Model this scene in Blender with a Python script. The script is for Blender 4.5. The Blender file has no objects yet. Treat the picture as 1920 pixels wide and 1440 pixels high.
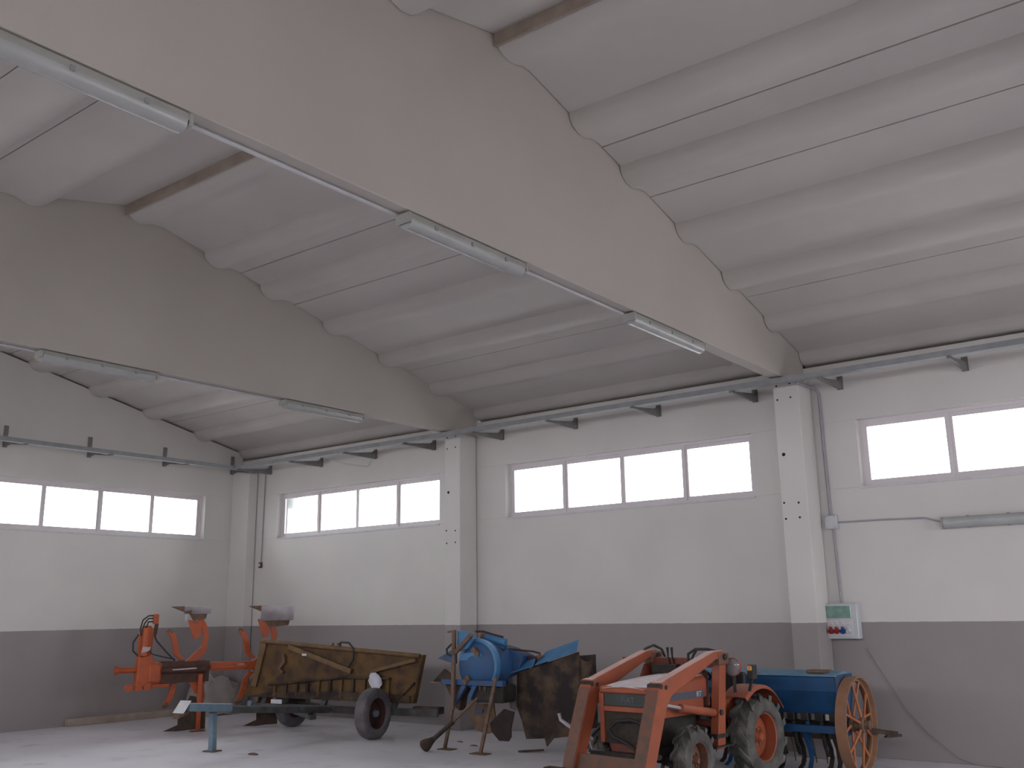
import bpy, bmesh, math, random
from mathutils import Vector, Matrix
R = math.radians
rnd = random.Random(7)
sc = bpy.context.scene
col = sc.collection

# ------------------------------------------------------------------ camera
cam_d = bpy.data.cameras.new('camera'); cam = bpy.data.objects.new('camera', cam_d); col.objects.link(cam)
cam_d.sensor_fit = 'HORIZONTAL'; cam_d.sensor_width = 36.0; cam_d.lens = 1828.52 / 1920 * 36.0
cam_d.clip_start = 0.05; cam_d.clip_end = 400
_p, _h, _r = 0.2308, 0.6541, -0.015
fw = Vector((-math.sin(_h) * math.cos(_p), math.cos(_h) * math.cos(_p), math.sin(_p)))
rt = fw.cross(Vector((0, 0, 1))).normalized(); up = rt.cross(fw)
r2 = rt * math.cos(_r) + up * math.sin(_r); u2 = -rt * math.sin(_r) + up * math.cos(_r)
cam.matrix_world = Matrix(((r2.x, u2.x, -fw.x, 15.1845), (r2.y, u2.y, -fw.y, -11.4039), (r2.z, u2.z, -fw.z, 1.6), (0, 0, 0, 1)))
sc.camera = cam

# ------------------------------------------------------------------ sky, light, exposure
world = bpy.data.worlds.new('overcast_sky'); sc.world = world; world.use_nodes = True
_bg = world.node_tree.nodes['Background']
_bg.inputs['Color'].default_value = (0.93, 0.96, 1.0, 1); _bg.inputs['Strength'].default_value = 5.0
sc.view_settings.view_transform = 'Standard'; sc.view_settings.look = 'None'
sc.view_settings.gamma = 1.0; sc.view_settings.use_curve_mapping = False
sc.view_settings.exposure = 1.10

def portal(loc, rot, sx, sy):
    d = bpy.data.lights.new('daylight_portal', 'AREA'); d.shape = 'RECTANGLE'; d.size = sx; d.size_y = sy
    d.cycles.is_portal = True
    o = bpy.data.objects.new('daylight_portal', d); col.objects.link(o); o.location = loc; o.rotation_euler = rot

# ------------------------------------------------------------------ materials
def mat(name, c1, c2=None, scale=4.0, lo=0.35, hi=0.65, rough=0.7, metal=0.0, bump=0.0, bscale=None, detail=6.0, c3=None, s3=1.0, lo3=.5, hi3=.7):
    m = bpy.data.materials.new(name); m.use_nodes = True
    nt = m.node_tree; b = nt.nodes['Principled BSDF']
    b.inputs['Roughness'].default_value = rough; b.inputs['Metallic'].default_value = metal
    tc = nt.nodes.new('ShaderNodeTexCoord')
    def noise(s, d=detail):
        n = nt.nodes.new('ShaderNodeTexNoise'); n.inputs['Scale'].default_value = s; n.inputs['Detail'].default_value = d
        nt.links.new(tc.outputs['Object'], n.inputs['Vector']); return n
    if c2 is None:
        b.inputs['Base Color'].default_value = (*c1, 1)
    else:
        n = noise(scale); rp = nt.nodes.new('ShaderNodeMapRange')
        rp.inputs['From Min'].default_value = lo; rp.inputs['From Max'].default_value = hi
        nt.links.new(n.outputs['Fac'], rp.inputs['Value'])
        mx = nt.nodes.new('ShaderNodeMix'); mx.data_type = 'RGBA'
        mx.inputs['A'].default_value = (*c1, 1); mx.inputs['B'].default_value = (*c2, 1)
        nt.links.new(rp.outputs['Result'], mx.inputs['Factor']); out = mx.outputs['Result']
        if c3 is not None:
            n3 = noise(s3, 8); r3 = nt.nodes.new('ShaderNodeMapRange')
            r3.inputs['From Min'].default_value = lo3; r3.inputs['From Max'].default_value = hi3
            nt.links.new(n3.outputs['Fac'], r3.inputs['Value'])
            m3 = nt.nodes.new('ShaderNodeMix'); m3.data_type = 'RGBA'; m3.inputs['B'].default_value = (*c3, 1)
            nt.links.new(out, m3.inputs['A']); nt.links.new(r3.outputs['Result'], m3.inputs['Factor']); out = m3.outputs['Result']
        nt.links.new(out, b.inputs['Base Color'])
    if bump:
        nb = noise(bscale or scale * 6, 8); bp = nt.nodes.new('ShaderNodeBump'); bp.inputs['Strength'].default_value = bump
        bp.inputs['Distance'].default_value = 0.01
        nt.links.new(nb.outputs['Fac'], bp.inputs['Height']); nt.links.new(bp.outputs['Normal'], b.inputs['Normal'])
    return m

def wall_mat(name, white, white2, grey, grey2, dado):
    """white plaster paint above, a grey painted dado below (world height)"""
    m = mat(name, white, white2, scale=0.9, rough=0.85, bump=0.12, bscale=60)
    nt = m.node_tree; b = nt.nodes['Principled BSDF']; src = b.inputs['Base Color'].links[0].from_socket
    geo = nt.nodes.new('ShaderNodeNewGeometry'); sep = nt.nodes.new('ShaderNodeSeparateXYZ')
    nt.links.new(geo.outputs['Position'], sep.inputs['Vector'])
    n = nt.nodes.new('ShaderNodeTexNoise'); n.inputs['Scale'].default_value = 9; nt.links.new(geo.outputs['Position'], n.inputs['Vector'])
    ma = nt.nodes.new('ShaderNodeMath'); ma.operation = 'MULTIPLY_ADD'; ma.inputs[1].default_value = 0.012
    nt.links.new(n.outputs['Fac'], ma.inputs[0]); nt.links.new(sep.outputs['Z'], ma.inputs[2])
    lt = nt.nodes.new('ShaderNodeMath'); lt.operation = 'LESS_THAN'; lt.inputs[1].default_value = dado + 0.006
    nt.links.new(ma.outputs[0], lt.inputs[0])
    n2 = nt.nodes.new('ShaderNodeTexNoise'); n2.inputs['Scale'].default_value = 2.2; n2.inputs['Detail'].default_value = 8
    nt.links.new(geo.outputs['Position'], n2.inputs['Vector'])
    g = nt.nodes.new('ShaderNodeMix'); g.data_type = 'RGBA'; g.inputs['A'].default_value = (*grey, 1); g.inputs['B'].default_value = (*grey2, 1)
    nt.links.new(n2.outputs['Fac'], g.inputs['Factor'])
    mx = nt.nodes.new('ShaderNodeMix'); mx.data_type = 'RGBA'
    nt.links.new(lt.outputs[0], mx.inputs['Factor']); nt.links.new(src, mx.inputs['A']); nt.links.new(g.outputs['Result'], mx.inputs['B'])
    nt.links.new(mx.outputs['Result'], b.inputs['Base Color'])
    return m

M = {}
M['wall'] = wall_mat('painted_plaster', (.67, .635, .62), (.72, .685, .665), (.31, .275, .277), (.355, .317, .318), 1.445)
M['beam'] = mat('painted_beam_concrete', (.49, .447, .415), (.525, .48, .447), scale=.8, rough=.85, bump=.1, bscale=50)
M['slab'] = mat('painted_roof_slab', (.565, .527, .507), (.61, .567, .545), scale=1.1, rough=.85, bump=.1, bscale=40)
M['raw'] = mat('raw_concrete', (.36, .29, .24), (.44, .365, .31), scale=5, rough=.9, bump=.3, bscale=60)
M['floor'] = mat('smooth_concrete_floor', (.62, .60, .645), (.7, .675, .72), scale=.7, rough=.55, bump=.05, bscale=30, c3=(.45, .42, .45), s3=2.3, lo3=.58, hi3=.78)
M['ground'] = mat('bounce_ground', (.32, .31, .30), (.4, .39, .37), scale=.5, rough=.9)
M['dark_gap'] = mat('gap_shade_black', (.03, .028, .027), rough=.9)  # near-black backing: puts the shade of the roof gaps into the colour
M['alu'] = mat('window_aluminium', (.70, .64, .66), (.74, .68, .70), scale=3, rough=.5)
M['sill'] = mat('stone_sill', (.6, .58, .6), (.68, .66, .67), scale=9, rough=.6)
M['galv'] = mat('galvanised_steel', (.27, .28, .295), (.33, .34, .355), scale=8, rough=.5, metal=.1)
M['bracket'] = mat('dull_bracket_steel', (.20, .19, .195), (.25, .24, .24), scale=12, rough=.6, metal=.3)
M['pvc'] = mat('grey_plastic_conduit', (.5, .49, .52), (.55, .54, .57), scale=8, rough=.5)
M['lampbody'] = mat('lamp_housing_plastic', (.36, .36, .33), (.42, .42, .39), scale=5, rough=.45)
M['diffuser'] = mat('lamp_diffuser_plastic', (.40, .40, .40), (.45, .45, .45), scale=6, rough=.25)
M['conduit'] = mat('dusty_conduit', (.33, .31, .35), (.38, .36, .4), scale=8, rough=.5)
M['black'] = mat('black_rubber', (.016, .016, .018), (.03, .028, .03), scale=20, rough=.6)
M['hole'] = mat('dark_socket', (.02, .018, .018), rough=.9)
M['panelbox'] = mat('grey_socket_enclosure', (.52, .53, .56), (.58, .59, .62), scale=6, rough=.4)
M['greenpane'] = mat('green_tinted_cover', (.17, .29, .24), (.24, .38, .33), scale=14, rough=.08)
M['redplug'] = mat('red_plastic', (.28, .015, .02), rough=.4)
M['blueplug'] = mat('blue_plastic', (.02, .05, .24), rough=.4)
M['tyre'] = mat('dusty_tyre_rubber', (.075, .07, .066), (.17, .158, .145), scale=7, lo=.4, hi=.7, rough=.85, bump=.3, bscale=50)
M['tyre_pale'] = mat('faded_tyre_rubber', (.10, .09, .1), (.17, .15, .16), scale=6, rough=.85, bump=.3, bscale=40)
M['orange'] = mat('worn_orange_paint', (.385, .095, .043), (.31, .08, .04), scale=5, rough=.5, c3=(.2, .1, .07), s3=11, lo3=.6, hi3=.76)
M['orange_dark'] = mat('grimy_orange_paint', (.22, .045, .025), (.13, .04, .028), scale=7, rough=.65, c3=(.07, .045, .035), s3=9, lo3=.5, hi3=.7)
M['armface'] = mat('scuffed_orange_steel', (.2, .08, .05), (.15, .078, .055), scale=9, rough=.6, c3=(.11, .068, .05), s3=14, lo3=.5, hi3=.7)
M['plough'] = mat('bright_plough_orange', (.48, .09, .02), (.39, .07, .02), scale=5, rough=.45, c3=(.24, .06, .03), s3=12, lo3=.58, hi3=.75)
M['ploughdark'] = mat('dark_plough_steel', (.045, .02, .015), (.1, .035, .02), scale=8, rough=.6)
M['steel'] = mat('bright_worn_steel', (.46, .42, .45), (.36, .32, .34), scale=7, rough=.4, metal=.35)
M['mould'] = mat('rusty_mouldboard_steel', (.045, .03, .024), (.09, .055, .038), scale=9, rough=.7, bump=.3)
M['chrome'] = mat('bright_chrome_rod', (.85, .85, .88), rough=.15, metal=.9)
M['engine'] = mat('grimy_engine_iron', (.018, .016, .016), (.045, .034, .03), scale=11, rough=.7, bump=.4)
M['grille'] = mat('dark_grille_panel', (.03, .036, .036), (.05, .055, .05), scale=6, rough=.5)
M['grille2'] = mat('dusty_grille_mesh', (.045, .033, .026), (.065, .05, .038), scale=20, rough=.8)
M['dust'] = mat('pale_dust_on_hood', (.62, .52, .53), (.74, .67, .70), scale=9, rough=.8, c3=(.42, .15, .09), s3=6, lo3=.62, hi3=.8)
M['letters'] = mat('pale_lettering', (.13, .14, .15), rough=.5)
M['letters2'] = mat('white_lettering', (.6, .6, .65), rough=.5)
M['decal'] = mat('dark_blue_decal', (.09, .1, .13), rough=.5)
M['lens'] = mat('clouded_lamp_lens', (.22, .2, .21), (.3, .28, .29), scale=9, rough=.12)
M['amber'] = mat('amber_lens', (.62, .28, .07), (.8, .5, .2), scale=20, rough=.2)
M['yellow'] = mat('rusty_yellow_paint', (.155, .08, .022), (.10, .052, .02), scale=4, rough=.75, bump=.25, bscale=30, c3=(.05, .024, .016), s3=5, lo3=.46, hi3=.66)
M['yellow_rib'] = mat('worn_yellow_steel', (.19, .108, .042), (.13, .072, .034), scale=8, rough=.65, c3=(.11, .06, .035), s3=9, lo3=.55, hi3=.7)
M['mudsteel'] = mat('muddy_rusted_steel', (.05, .03, .022), (.10, .064, .04), scale=7, rough=.85, bump=.6, bscale=30, c3=(.024, .016, .016), s3=5, lo3=.43, hi3=.62)
M['chassis'] = mat('grimy_chassis_paint', (.085, .095, .1), (.06, .05, .045), scale=7, rough=.7, c3=(.13, .16, .2), s3=5, lo3=.6, hi3=.75)
M['bluegrey'] = mat('faded_blue_grey_paint', (.13, .2, .26), (.18, .25, .31), scale=7, rough=.5, c3=(.12, .09, .07), s3=10, lo3=.62, hi3=.75)
M['whitepaint'] = mat('white_paint', (.7, .7, .72), (.6, .6, .62), scale=12, rough=.6)
M['rimred'] = mat('rusty_red_rim', (.075, .025, .018), (.05, .022, .02), scale=10, rough=.8)
M['blue'] = mat('implement_blue_paint', (.026, .098, .245), (.034, .08, .18), scale=5, rough=.55, c3=(.075, .055, .048), s3=7, lo3=.53, hi3=.7)
M['bluelight'] = mat('lighter_blue_paint', (.07, .23, .45), (.055, .18, .37), scale=6, rough=.5, c3=(.13, .2, .27), s3=14, lo3=.62, hi3=.72)  # lighter tone of the implement blue
M['paleblue'] = mat('flaked_pale_paint', (.42, .55, .58), (.33, .45, .5), scale=14, rough=.6)
M['shield'] = mat('scuffed_grey_shield', (.2, .17, .165), (.13, .115, .12), scale=9, rough=.6, c3=(.07, .09, .13), s3=6, lo3=.5, hi3=.65)
M['maroon'] = mat('dark_maroon_steel', (.024, .013, .012), (.04, .022, .019), scale=9, rough=.7)
M['rust'] = mat('rusty_brown_steel', (.12, .07, .045), (.19, .115, .075), scale=14, rough=.75, bump=.3)
M['drillblue'] = mat('seed_drill_blue', (.012, .085, .23), (.014, .065, .165), scale=5, rough=.5)
M['drilllid'] = mat('dusty_blue_lid', (.10, .23, .36), (.16, .28, .4), scale=7, rough=.6, c3=(.26, .2, .14), s3=5, lo3=.62, hi3=.7)
M['rimtan'] = mat('tan_wheel_rim_paint', (.34, .175, .10), (.27, .14, .085), scale=8, rough=.7)
M['spoke'] = mat('orange_spoke_paint', (.52, .17, .06), (.40, .13, .06), scale=10, rough=.6)
M['rag'] = mat('white_cloth', (.62, .6, .7), (.7, .69, .76), scale=10, rough=.9)
M['tarp'] = mat('pale_tarpaulin', (.46, .42, .40), (.36, .325, .31), scale=4, rough=.8, bump=.4, bscale=14)
M['debris'] = mat('dirt_brown', (.1, .06, .05), (.16, .09, .08), scale=15, rough=.95)
def pane_mat():
    m = bpy.data.materials.new('window_glass'); m.use_nodes = True; nt = m.node_tree
    nt.nodes.remove(nt.nodes['Principled BSDF'])
    o = nt.nodes['Material Output']; t = nt.nodes.new('ShaderNodeBsdfTransparent'); t.inputs['Color'].default_value = (.97, .98, .98, 1)
    g = nt.nodes.new('ShaderNodeBsdfGlossy'); g.inputs['Roughness'].default_value = .05
    f = nt.nodes.new('ShaderNodeFresnel'); f.inputs['IOR'].default_value = 1.3
    mx = nt.nodes.new('ShaderNodeMixShader'); nt.links.new(f.outputs[0], mx.inputs[0]); nt.links.new(t.outputs[0], mx.inputs[1]); nt.links.new(g.outputs[0], mx.inputs[2])
    nt.links.new(mx.outputs[0], o.inputs['Surface']); return m
M['glass'] = pane_mat()

# ------------------------------------------------------------------ mesh builder
def V(*a): return Vector(a)
class MB:
    def __init__(s): s.v = []; s.f = []
    def add(s, vs, fs):
        o = len(s.v); s.v += [Vector(x) for x in vs]; s.f += [tuple(i + o for i in f) for f in fs]; return s
    def box(s, x0, x1, y0, y1, z0, z1):
        return s.add([(x0, y0, z0), (x1, y0, z0), (x1, y1, z0), (x0, y1, z0), (x0, y0, z1), (x1, y0, z1), (x1, y1, z1), (x0, y1, z1)],
                     [(0, 3, 2, 1), (4, 5, 6, 7), (0, 1, 5, 4), (1, 2, 6, 5), (2, 3, 7, 6), (3, 0, 4, 7)])
    def bar(s, p0, p1, w, h, upv=(0, 0, 1)):
        p0 = Vector(p0); p1 = Vector(p1); d = (p1 - p0).normalized(); a = d.cross(Vector(upv))
        if a.length < 1e-4: a = d.cross(Vector((0, 1, 0)))
        a.normalize(); b = a.cross(d); vs = []
        for p in (p0, p1):
            for i, j in ((-1, -1), (1, -1), (1, 1), (-1, 1)): vs.append(p + a * w / 2 * i + b * h / 2 * j)
        return s.add(vs, [(3, 2, 1, 0), (4, 5, 6, 7), (0, 1, 5, 4), (1, 2, 6, 5), (2, 3, 7, 6), (3, 0, 4, 7)])
    def prism(s, pts, vec):
        """closed planar outline pushed along vec"""
        pts = [Vector(p) for p in pts]; vec = Vector(vec); n = len(pts)
        nr = Vector((0, 0, 0))
        for i in range(n): nr += pts[i].cross(pts[(i + 1) % n])
        if nr.dot(vec) > 0: pts.reverse()
        vs = pts + [p + vec for p in pts]
        fs = [tuple(range(n)), tuple(range(2 * n - 1, n - 1, -1))] + [(i, i + n, (i + 1) % n + n, (i + 1) % n) for i in range(n)]
        return s.add(vs, fs)
    def cyl(s, p0, p1, r0, r1=None, n=14):
        return s.lathe([(0, 0), (r0, 0), (r0 if r1 is None else r1, (Vector(p1) - Vector(p0)).length), (0, (Vector(p1) - Vector(p0)).length)], p0, Vector(p1) - Vector(p0), n)
    def lathe(s, prof, o, axis, n=24, a0=0, a1=360):
        """profile of (radius, distance along axis) turned about the axis"""
        o = Vector(o); ax = Vector(axis).normalized(); a = ax.cross(Vector((0, 0, 1)))
        if a.length < 1e-4: a = Vector((1, 0, 0))
        a.normalize(); b = ax.cross(a); full = abs(a1 - a0) >= 359.9; k = n if full else n + 1
        vs = []; idx = []
        for r, t in prof:
            if r < 1e-6: idx.append([len(vs)] * k); vs.append(o + ax * t)
            else:
                row = []
                for i in range(k):
                    th = R(a0 + (a1 - a0) * i / n); row.append(len(vs)); vs.append(o + ax * t + (a * math.cos(th) + b * math.sin(th)) * r)
                idx.append(row)
        fs = []
        for i in range(len(prof) - 1):
            for j in range(n):
                j2 = (j + 1) % k if full else j + 1
                q = [idx[i][j], idx[i + 1][j], idx[i + 1][j2], idx[i][j2]]
                w = []
                for x in q:
                    if x not in w: w.append(x)
                if len(w) >= 3: fs.append(tuple(w))
        return s.add(vs, fs)
    def tube(s, pts, r, n=8):
        pts = [Vector(p) for p in pts]; m = len(pts); rs = r if isinstance(r, (list, tuple)) else [r] * m
        vs = []; fs = []; pa = None
        for i, p in enumerate(pts):
            d = (pts[min(i + 1, m - 1)] - pts[max(i - 1, 0)]).normalized()
            if pa is None:
                a = d.cross(Vector((0, 0, 1)))
                if a.length < 1e-3: a = d.cross(Vector((0, 1, 0)))
            else: a = pa - d * pa.dot(d)
            a.normalize(); pa = a; b = d.cross(a)
            for j in range(n):
                th = 2 * math.pi * j / n; vs.append(p + (a * math.cos(th) + b * math.sin(th)) * rs[i])
        for i in range(m - 1):
            for j in range(n): fs.append((i * n + j, i * n + (j + 1) % n, (i + 1) * n + (j + 1) % n, (i + 1) * n + j))
        fs.append(tuple(range(n - 1, -1, -1))); fs.append(tuple(range((m - 1) * n, m * n)))
        return s.add(vs, fs)
    def sheet(s, rows, th):
        """grid of points rows[i][j] given a thickness along its normals"""
        m = len(rows); n = len(rows[0]); P = [[Vector(p) for p in r] for r in rows]; N = []
        for i in range(m):
            for j in range(n):
                du = P[min(i + 1, m - 1)][j] - P[max(i - 1, 0)][j]; dv = P[i][min(j + 1, n - 1)] - P[i][max(j - 1, 0)]
                nn = du.cross(dv); N.append(nn.normalized() if nn.length > 1e-9 else Vector((0, 0, 1)))
        A = [P[i][j] for i in range(m) for j in range(n)]
        B = [A[k] - N[k] * th for k in range(m * n)]
        g = lambda i, j: i * n + j
        fs = []
        for i in range(m - 1):
            for j in range(n - 1):
                fs.append((g(i, j), g(i + 1, j), g(i + 1, j + 1), g(i, j + 1)))
                fs.append(tuple(x + m * n for x in (g(i, j), g(i, j + 1), g(i + 1, j + 1), g(i + 1, j))))
        ring = [g(i, 0) for i in range(m)] + [g(m - 1, j) for j in range(1, n)] + [g(i, n - 1) for i in range(m - 2, -1, -1)] + [g(0, j) for j in range(n - 2, 0, -1)]
        for k in range(len(ring)):
            a, b = ring[k], ring[(k + 1) % len(ring)]; fs.append((a, a + m * n, b + m * n, b))
        return s.add(A + B, fs)
    def build(s, name, m, parent=None, smooth=None, bevel=0, loc=None):
        me = bpy.data.meshes.new(name); me.from_pydata([tuple(v) for v in s.v], [], s.f); me.update()
        bm = bmesh.new(); bm.from_mesh(me)
        if bevel:
            bmesh.ops.remove_doubles(bm, verts=bm.verts, dist=1e-5)
            es = [e for e in bm.edges if len(e.link_faces) == 2 and e.calc_face_angle(0) > R(30)]
            bmesh.ops.bevel(bm, geom=es, offset=bevel, segments=2 if bevel > .008 else 1, affect='EDGES', profile=.5, clamp_overlap=True)
        bmesh.ops.recalc_face_normals(bm, faces=bm.faces); bm.to_mesh(me); bm.free()
        if smooth:
            me.shade_smooth(); me.set_sharp_from_angle(angle=R(smooth))
        me.materials.append(M[m] if isinstance(m, str) else m)
        o = bpy.data.objects.new(name, me); col.objects.link(o); o.parent = parent
        if loc: o.location = loc
        return o

def empty(name, loc=(0, 0, 0), rz=0):
    o = bpy.data.objects.new(name, None); o.empty_display_size = .2; col.objects.link(o); o.location = loc; o.rotation_euler = (0, 0, rz); return o
def tag(o, label, cat, group=None):
    o['label'] = label; o['category'] = cat
    if group: o['group'] = group
    return o
def struct(o, label=None):
    o['kind'] = 'structure'
    if label: o['label'] = label
    return o
def dup(ob, parent, loc=None, rot=None):
    c = ob.copy(); col.objects.link(c); c.parent = parent
    if loc is not None: c.location = loc
    if rot is not None: c.rotation_euler = rot
    for ch in ob.children: dup(ch, c)
    return c
def text_mesh(s, size, depth=.002):
    cu = bpy.data.curves.new('lettering', 'FONT'); cu.body = s; cu.size = size; cu.extrude = depth; cu.align_x = 'CENTER'; cu.align_y = 'CENTER'
    t = bpy.data.objects.new('lettering_curve', cu); col.objects.link(t)
    dg = bpy.context.evaluated_depsgraph_get(); me = bpy.data.meshes.new_from_object(t.evaluated_get(dg)); bpy.data.objects.remove(t)
    return me
def arc(c, r, a0, a1, n, ax1, ax2):
    c = Vector(c); a = Vector(ax1); b = Vector(ax2)
    return [c + (a * math.cos(R(a0 + (a1 - a0) * i / n)) + b * math.sin(R(a0 + (a1 - a0) * i / n))) * r for i in range(n + 1)]

# ================================================================== THE HALL
WY = -12.1                      # inner face of the wall behind the camera
LX = 21.1                       # far end of the hall
Z0, SL = 4.633, 0.2317          # underside of the roof slabs: Z0 at the wall, rising at SL
RIDGE = -6.05
def zr(y): return Z0 + SL * (-y if y >= RIDGE else y - WY)
SILL, HEAD = 2.967, 3.761
WT = 0.20                       # wall thickness
BEAMX = [(5.58, 5.74), (10.78, 10.94), (15.98, 16.14)]

struct(MB().box(-.3, LX + .3, WY - .3, .3, -.25, 0).build('floor', 'floor'))
struct(MB().box(-70, 96, -80, 70, -.5, -.26).build('ground', 'ground'))  # unseen ground outside, added to bounce daylight up to the ceiling

# ---- walls of precast panels
def panel(parent, x0, x1, y0, y1, z0, z1): return MB().box(x0, x1, y0, y1, z0, z1).build('wall_panel', 'wall', parent, bevel=.004)
PX = [-WT, 5.59, 10.86, 16.08, LX + WT]
WIN = [(1.063 + 5.23 * k, 4.972 + 5.23 * k) for k in range(4)]
WTOP = 4.47
def long_wall(name, y0, y1):
    w = struct(empty(name))
    for k in range(4):
        a, b = PX[k], PX[k + 1]; wa, wb = WIN[k]
        panel(w, a, b, y0, y1, 0, SILL)
        panel(w, a, wa, y0, y1, SILL, HEAD); panel(w, wb, b, y0, y1, SILL, HEAD)
        panel(w, a, b, y0, y1, HEAD, WTOP)
    return w
long_wall('wall_right', 0, WT); long_wall('wall_back', WY - WT, WY)

def gable(name, x0, x1, door):
    w = struct(empty(name)); GW = [(-4.69, -.779), (-11.3, -7.4)]
    if not door:
        panel(w, x0, x1, WY, 0, 0, SILL)
        panel(w, x0, x1, GW[0][1], 0, SILL, HEAD); panel(w, x0, x1, GW[1][1], GW[0][0], SILL, HEAD); panel(w, x0, x1, WY, GW[1][0], SILL, HEAD)
        zt = HEAD
    else:
        panel(w, x0, x1, -1.5, 0, 0, 3.2); panel(w, x0, x1, WY, -4.6, 0, 3.2); zt = 3.2  # unseen, assumed door opening, placed and sized for the daylight it admits
    g = .035
    MB().prism([(x0, 0, zt), (x0, 0, zr(0) - g), (x0, RIDGE, zr(RIDGE) - g), (x0, WY, zr(WY) - g), (x0, WY, zt)], (x1 - x0, 0, 0)).build('wall_panel', 'wall', w, bevel=.003)
    return w
gable('wall_left', -WT, 0, False); gable('wall_far', LX, LX + WT, True)

# ---- columns
def column(x0, x1, d, label, bolts=()):
    c = MB().box(x0, x1, -d, -.014, 0, 4.25).build('column', 'wall', bevel=.012)
    struct(c, label)
    for bx, bz, br in bolts:
        MB().cyl((bx, -d - .002, bz), (bx, -d + .01, bz), br, n=10).build('bolt_hole', 'hole', c)
    return c
def bolts(x0): return [(x0 + .05, 4.21, .012), (x0 + .215, 4.22, .012), (x0 + .05, 4.04, .012), (x0 + .215, 4.05, .012), (x0 + .075, 3.378, .022),
                       (x0 + .035, 2.81, .013), (x0 + .21, 2.80, .013), (x0 + .042, 2.623, .013), (x0 + .21, 2.63, .013)]
column(0.0, .487, .215, 'white concrete corner column where the two window walls meet')
column(5.44, 5.74, .40, 'white concrete column behind the blue implement', bolts(5.44))
column(10.70, 11.02, .40, 'white concrete column beside the socket panel', bolts(10.70))
column(15.93, 16.24, .40, 'white concrete column right of the camera')

# ---- roof beams
def beam(x0, x1, label):
    pts = [(x0, .03, 4.25), (x0, .03, zr(.03) + .055), (x0, RIDGE, zr(RIDGE) + .055), (x0, WY - .03, zr(WY - .03) + .055), (x0, WY - .03, 4.25)]
    return struct(MB().prism(pts, (x1 - x0, 0, 0)).build('roof_beam', 'beam', bevel=.008), label)
for (a, b), l in zip(BEAMX, ('white double pitched roof beam nearer the corner', 'large white double pitched roof beam crossing overhead', 'white roof beam right of the camera')):
    beam(a, b, l)

# ---- ribbed roof slabs: each slab a piece of the ceiling
ceiling = struct(empty('ceiling'))
RD = .11
def slab(xa, xb, ya, yb, ribs):
    """ya (low end) .. yb (upslope end); ribs = list of (upslope edge, downslope edge)"""
    sgn = -1 if yb < ya else 1
    prof = [(ya, 0)]
    for u, d in sorted(ribs, key=lambda q: sgn * q[1]):
        prof += [(d - sgn * .10, 0), (d, RD * .22), (d + sgn * .08, RD * .62), (d + sgn * .15, RD * .92), (d + sgn * .20, RD), (u - sgn * .10, RD), (u - sgn * .04, RD * .8), (u - sgn * .01, RD * .5), (u, 0)]
    prof.append((yb, 0))
    # drop duplicates / clamp into the slab
    q = []
    for y, d in prof:
        y = max(min(y, max(ya, yb)), min(ya, yb))
        if not q or abs(q[-1][0] - y) + abs(q[-1][1] - d) > 1e-4: q.append((y, d))
    pts = [(xa, y, zr(y) - d) for y, d in q] + [(xa, yb, zr(yb) + .05), (xa, ya, zr(ya) + .05)]
    return MB().prism(pts, (xb - xa, 0, 0))
SA = [(.34, -1.556, [(-.10, .30), (-1.10, -.74)]), (-1.568, -3.641, [(-2.15, -1.79), (-3.16, -2.80)]),
      (-3.655, -4.481, [(-4.19, -3.83)]), (-4.497, -6.03, [(-5.01, -4.65), (-6.03, -5.68)])]
SB = [(WY - .34, -10.6, [(-12.0, -12.4), (-10.95, -11.31)]), (-10.59, -8.579, [(-9.9, -10.26), (-8.93, -9.29)]),
      (-8.567, -7.806, [(-7.93, -8.29)]), (-7.794, -6.046, [(-6.88, -7.24)])]
BX = [(-.28, 5.572), (5.748, 10.772), (10.948, 15.972), (16.148, LX + .28)]
for xa, xb in BX:
    for ya, yb, ribs in SA + SB:
        o = slab(xa, xb, ya, yb, ribs).build('roof_slab', 'slab', ceiling, smooth=32)
    # the raw concrete end of the ridge slab
    MB().box(xa, xb, -6.045, -6.032, zr(-6.03) - RD + .004, zr(-6.03) + .05).build('ridge_edge', 'raw', ceiling)
MB().prism([(-.6, .6, zr(.6) + .06), (-.6, RIDGE, zr(RIDGE) + .07), (-.6, WY - .6, zr(WY - .6) + .06), (-.6, WY - .6, zr(WY - .6) + .2), (-.6, RIDGE, zr(RIDGE) + .25), (-.6, .6, zr(.6) + .2)], (LX + 1.2, 0, 0)).build('roof_light_block', 'dark_gap', ceiling)  # unseen sheet added above the slabs to keep sky light out of the gaps
MB().box(-.6, LX + .6, .36, .44, 4.2, 4.62).build('eave_light_block', 'dark_gap', ceiling)  # unseen blockers added outside both eaves so the gap over the wall stays dark
MB().box(-.6, LX + .6, WY - .44, WY - .36, 4.2, 4.62).build('eave_light_block', 'dark_gap', ceiling)
for x in (-.36, LX + .30):
    MB().prism([(x, .4, 4.3), (x, .4, 4.7), (x, RIDGE, zr(RIDGE) + .1), (x, WY - .4, 4.7), (x, WY - .4, 4.3), (x, RIDGE, zr(RIDGE) - .35)], (.06, 0, 0)).build('gable_light_block', 'dark_gap', ceiling)  # added outside each gable to stop daylight leaking over the wall top

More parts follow.
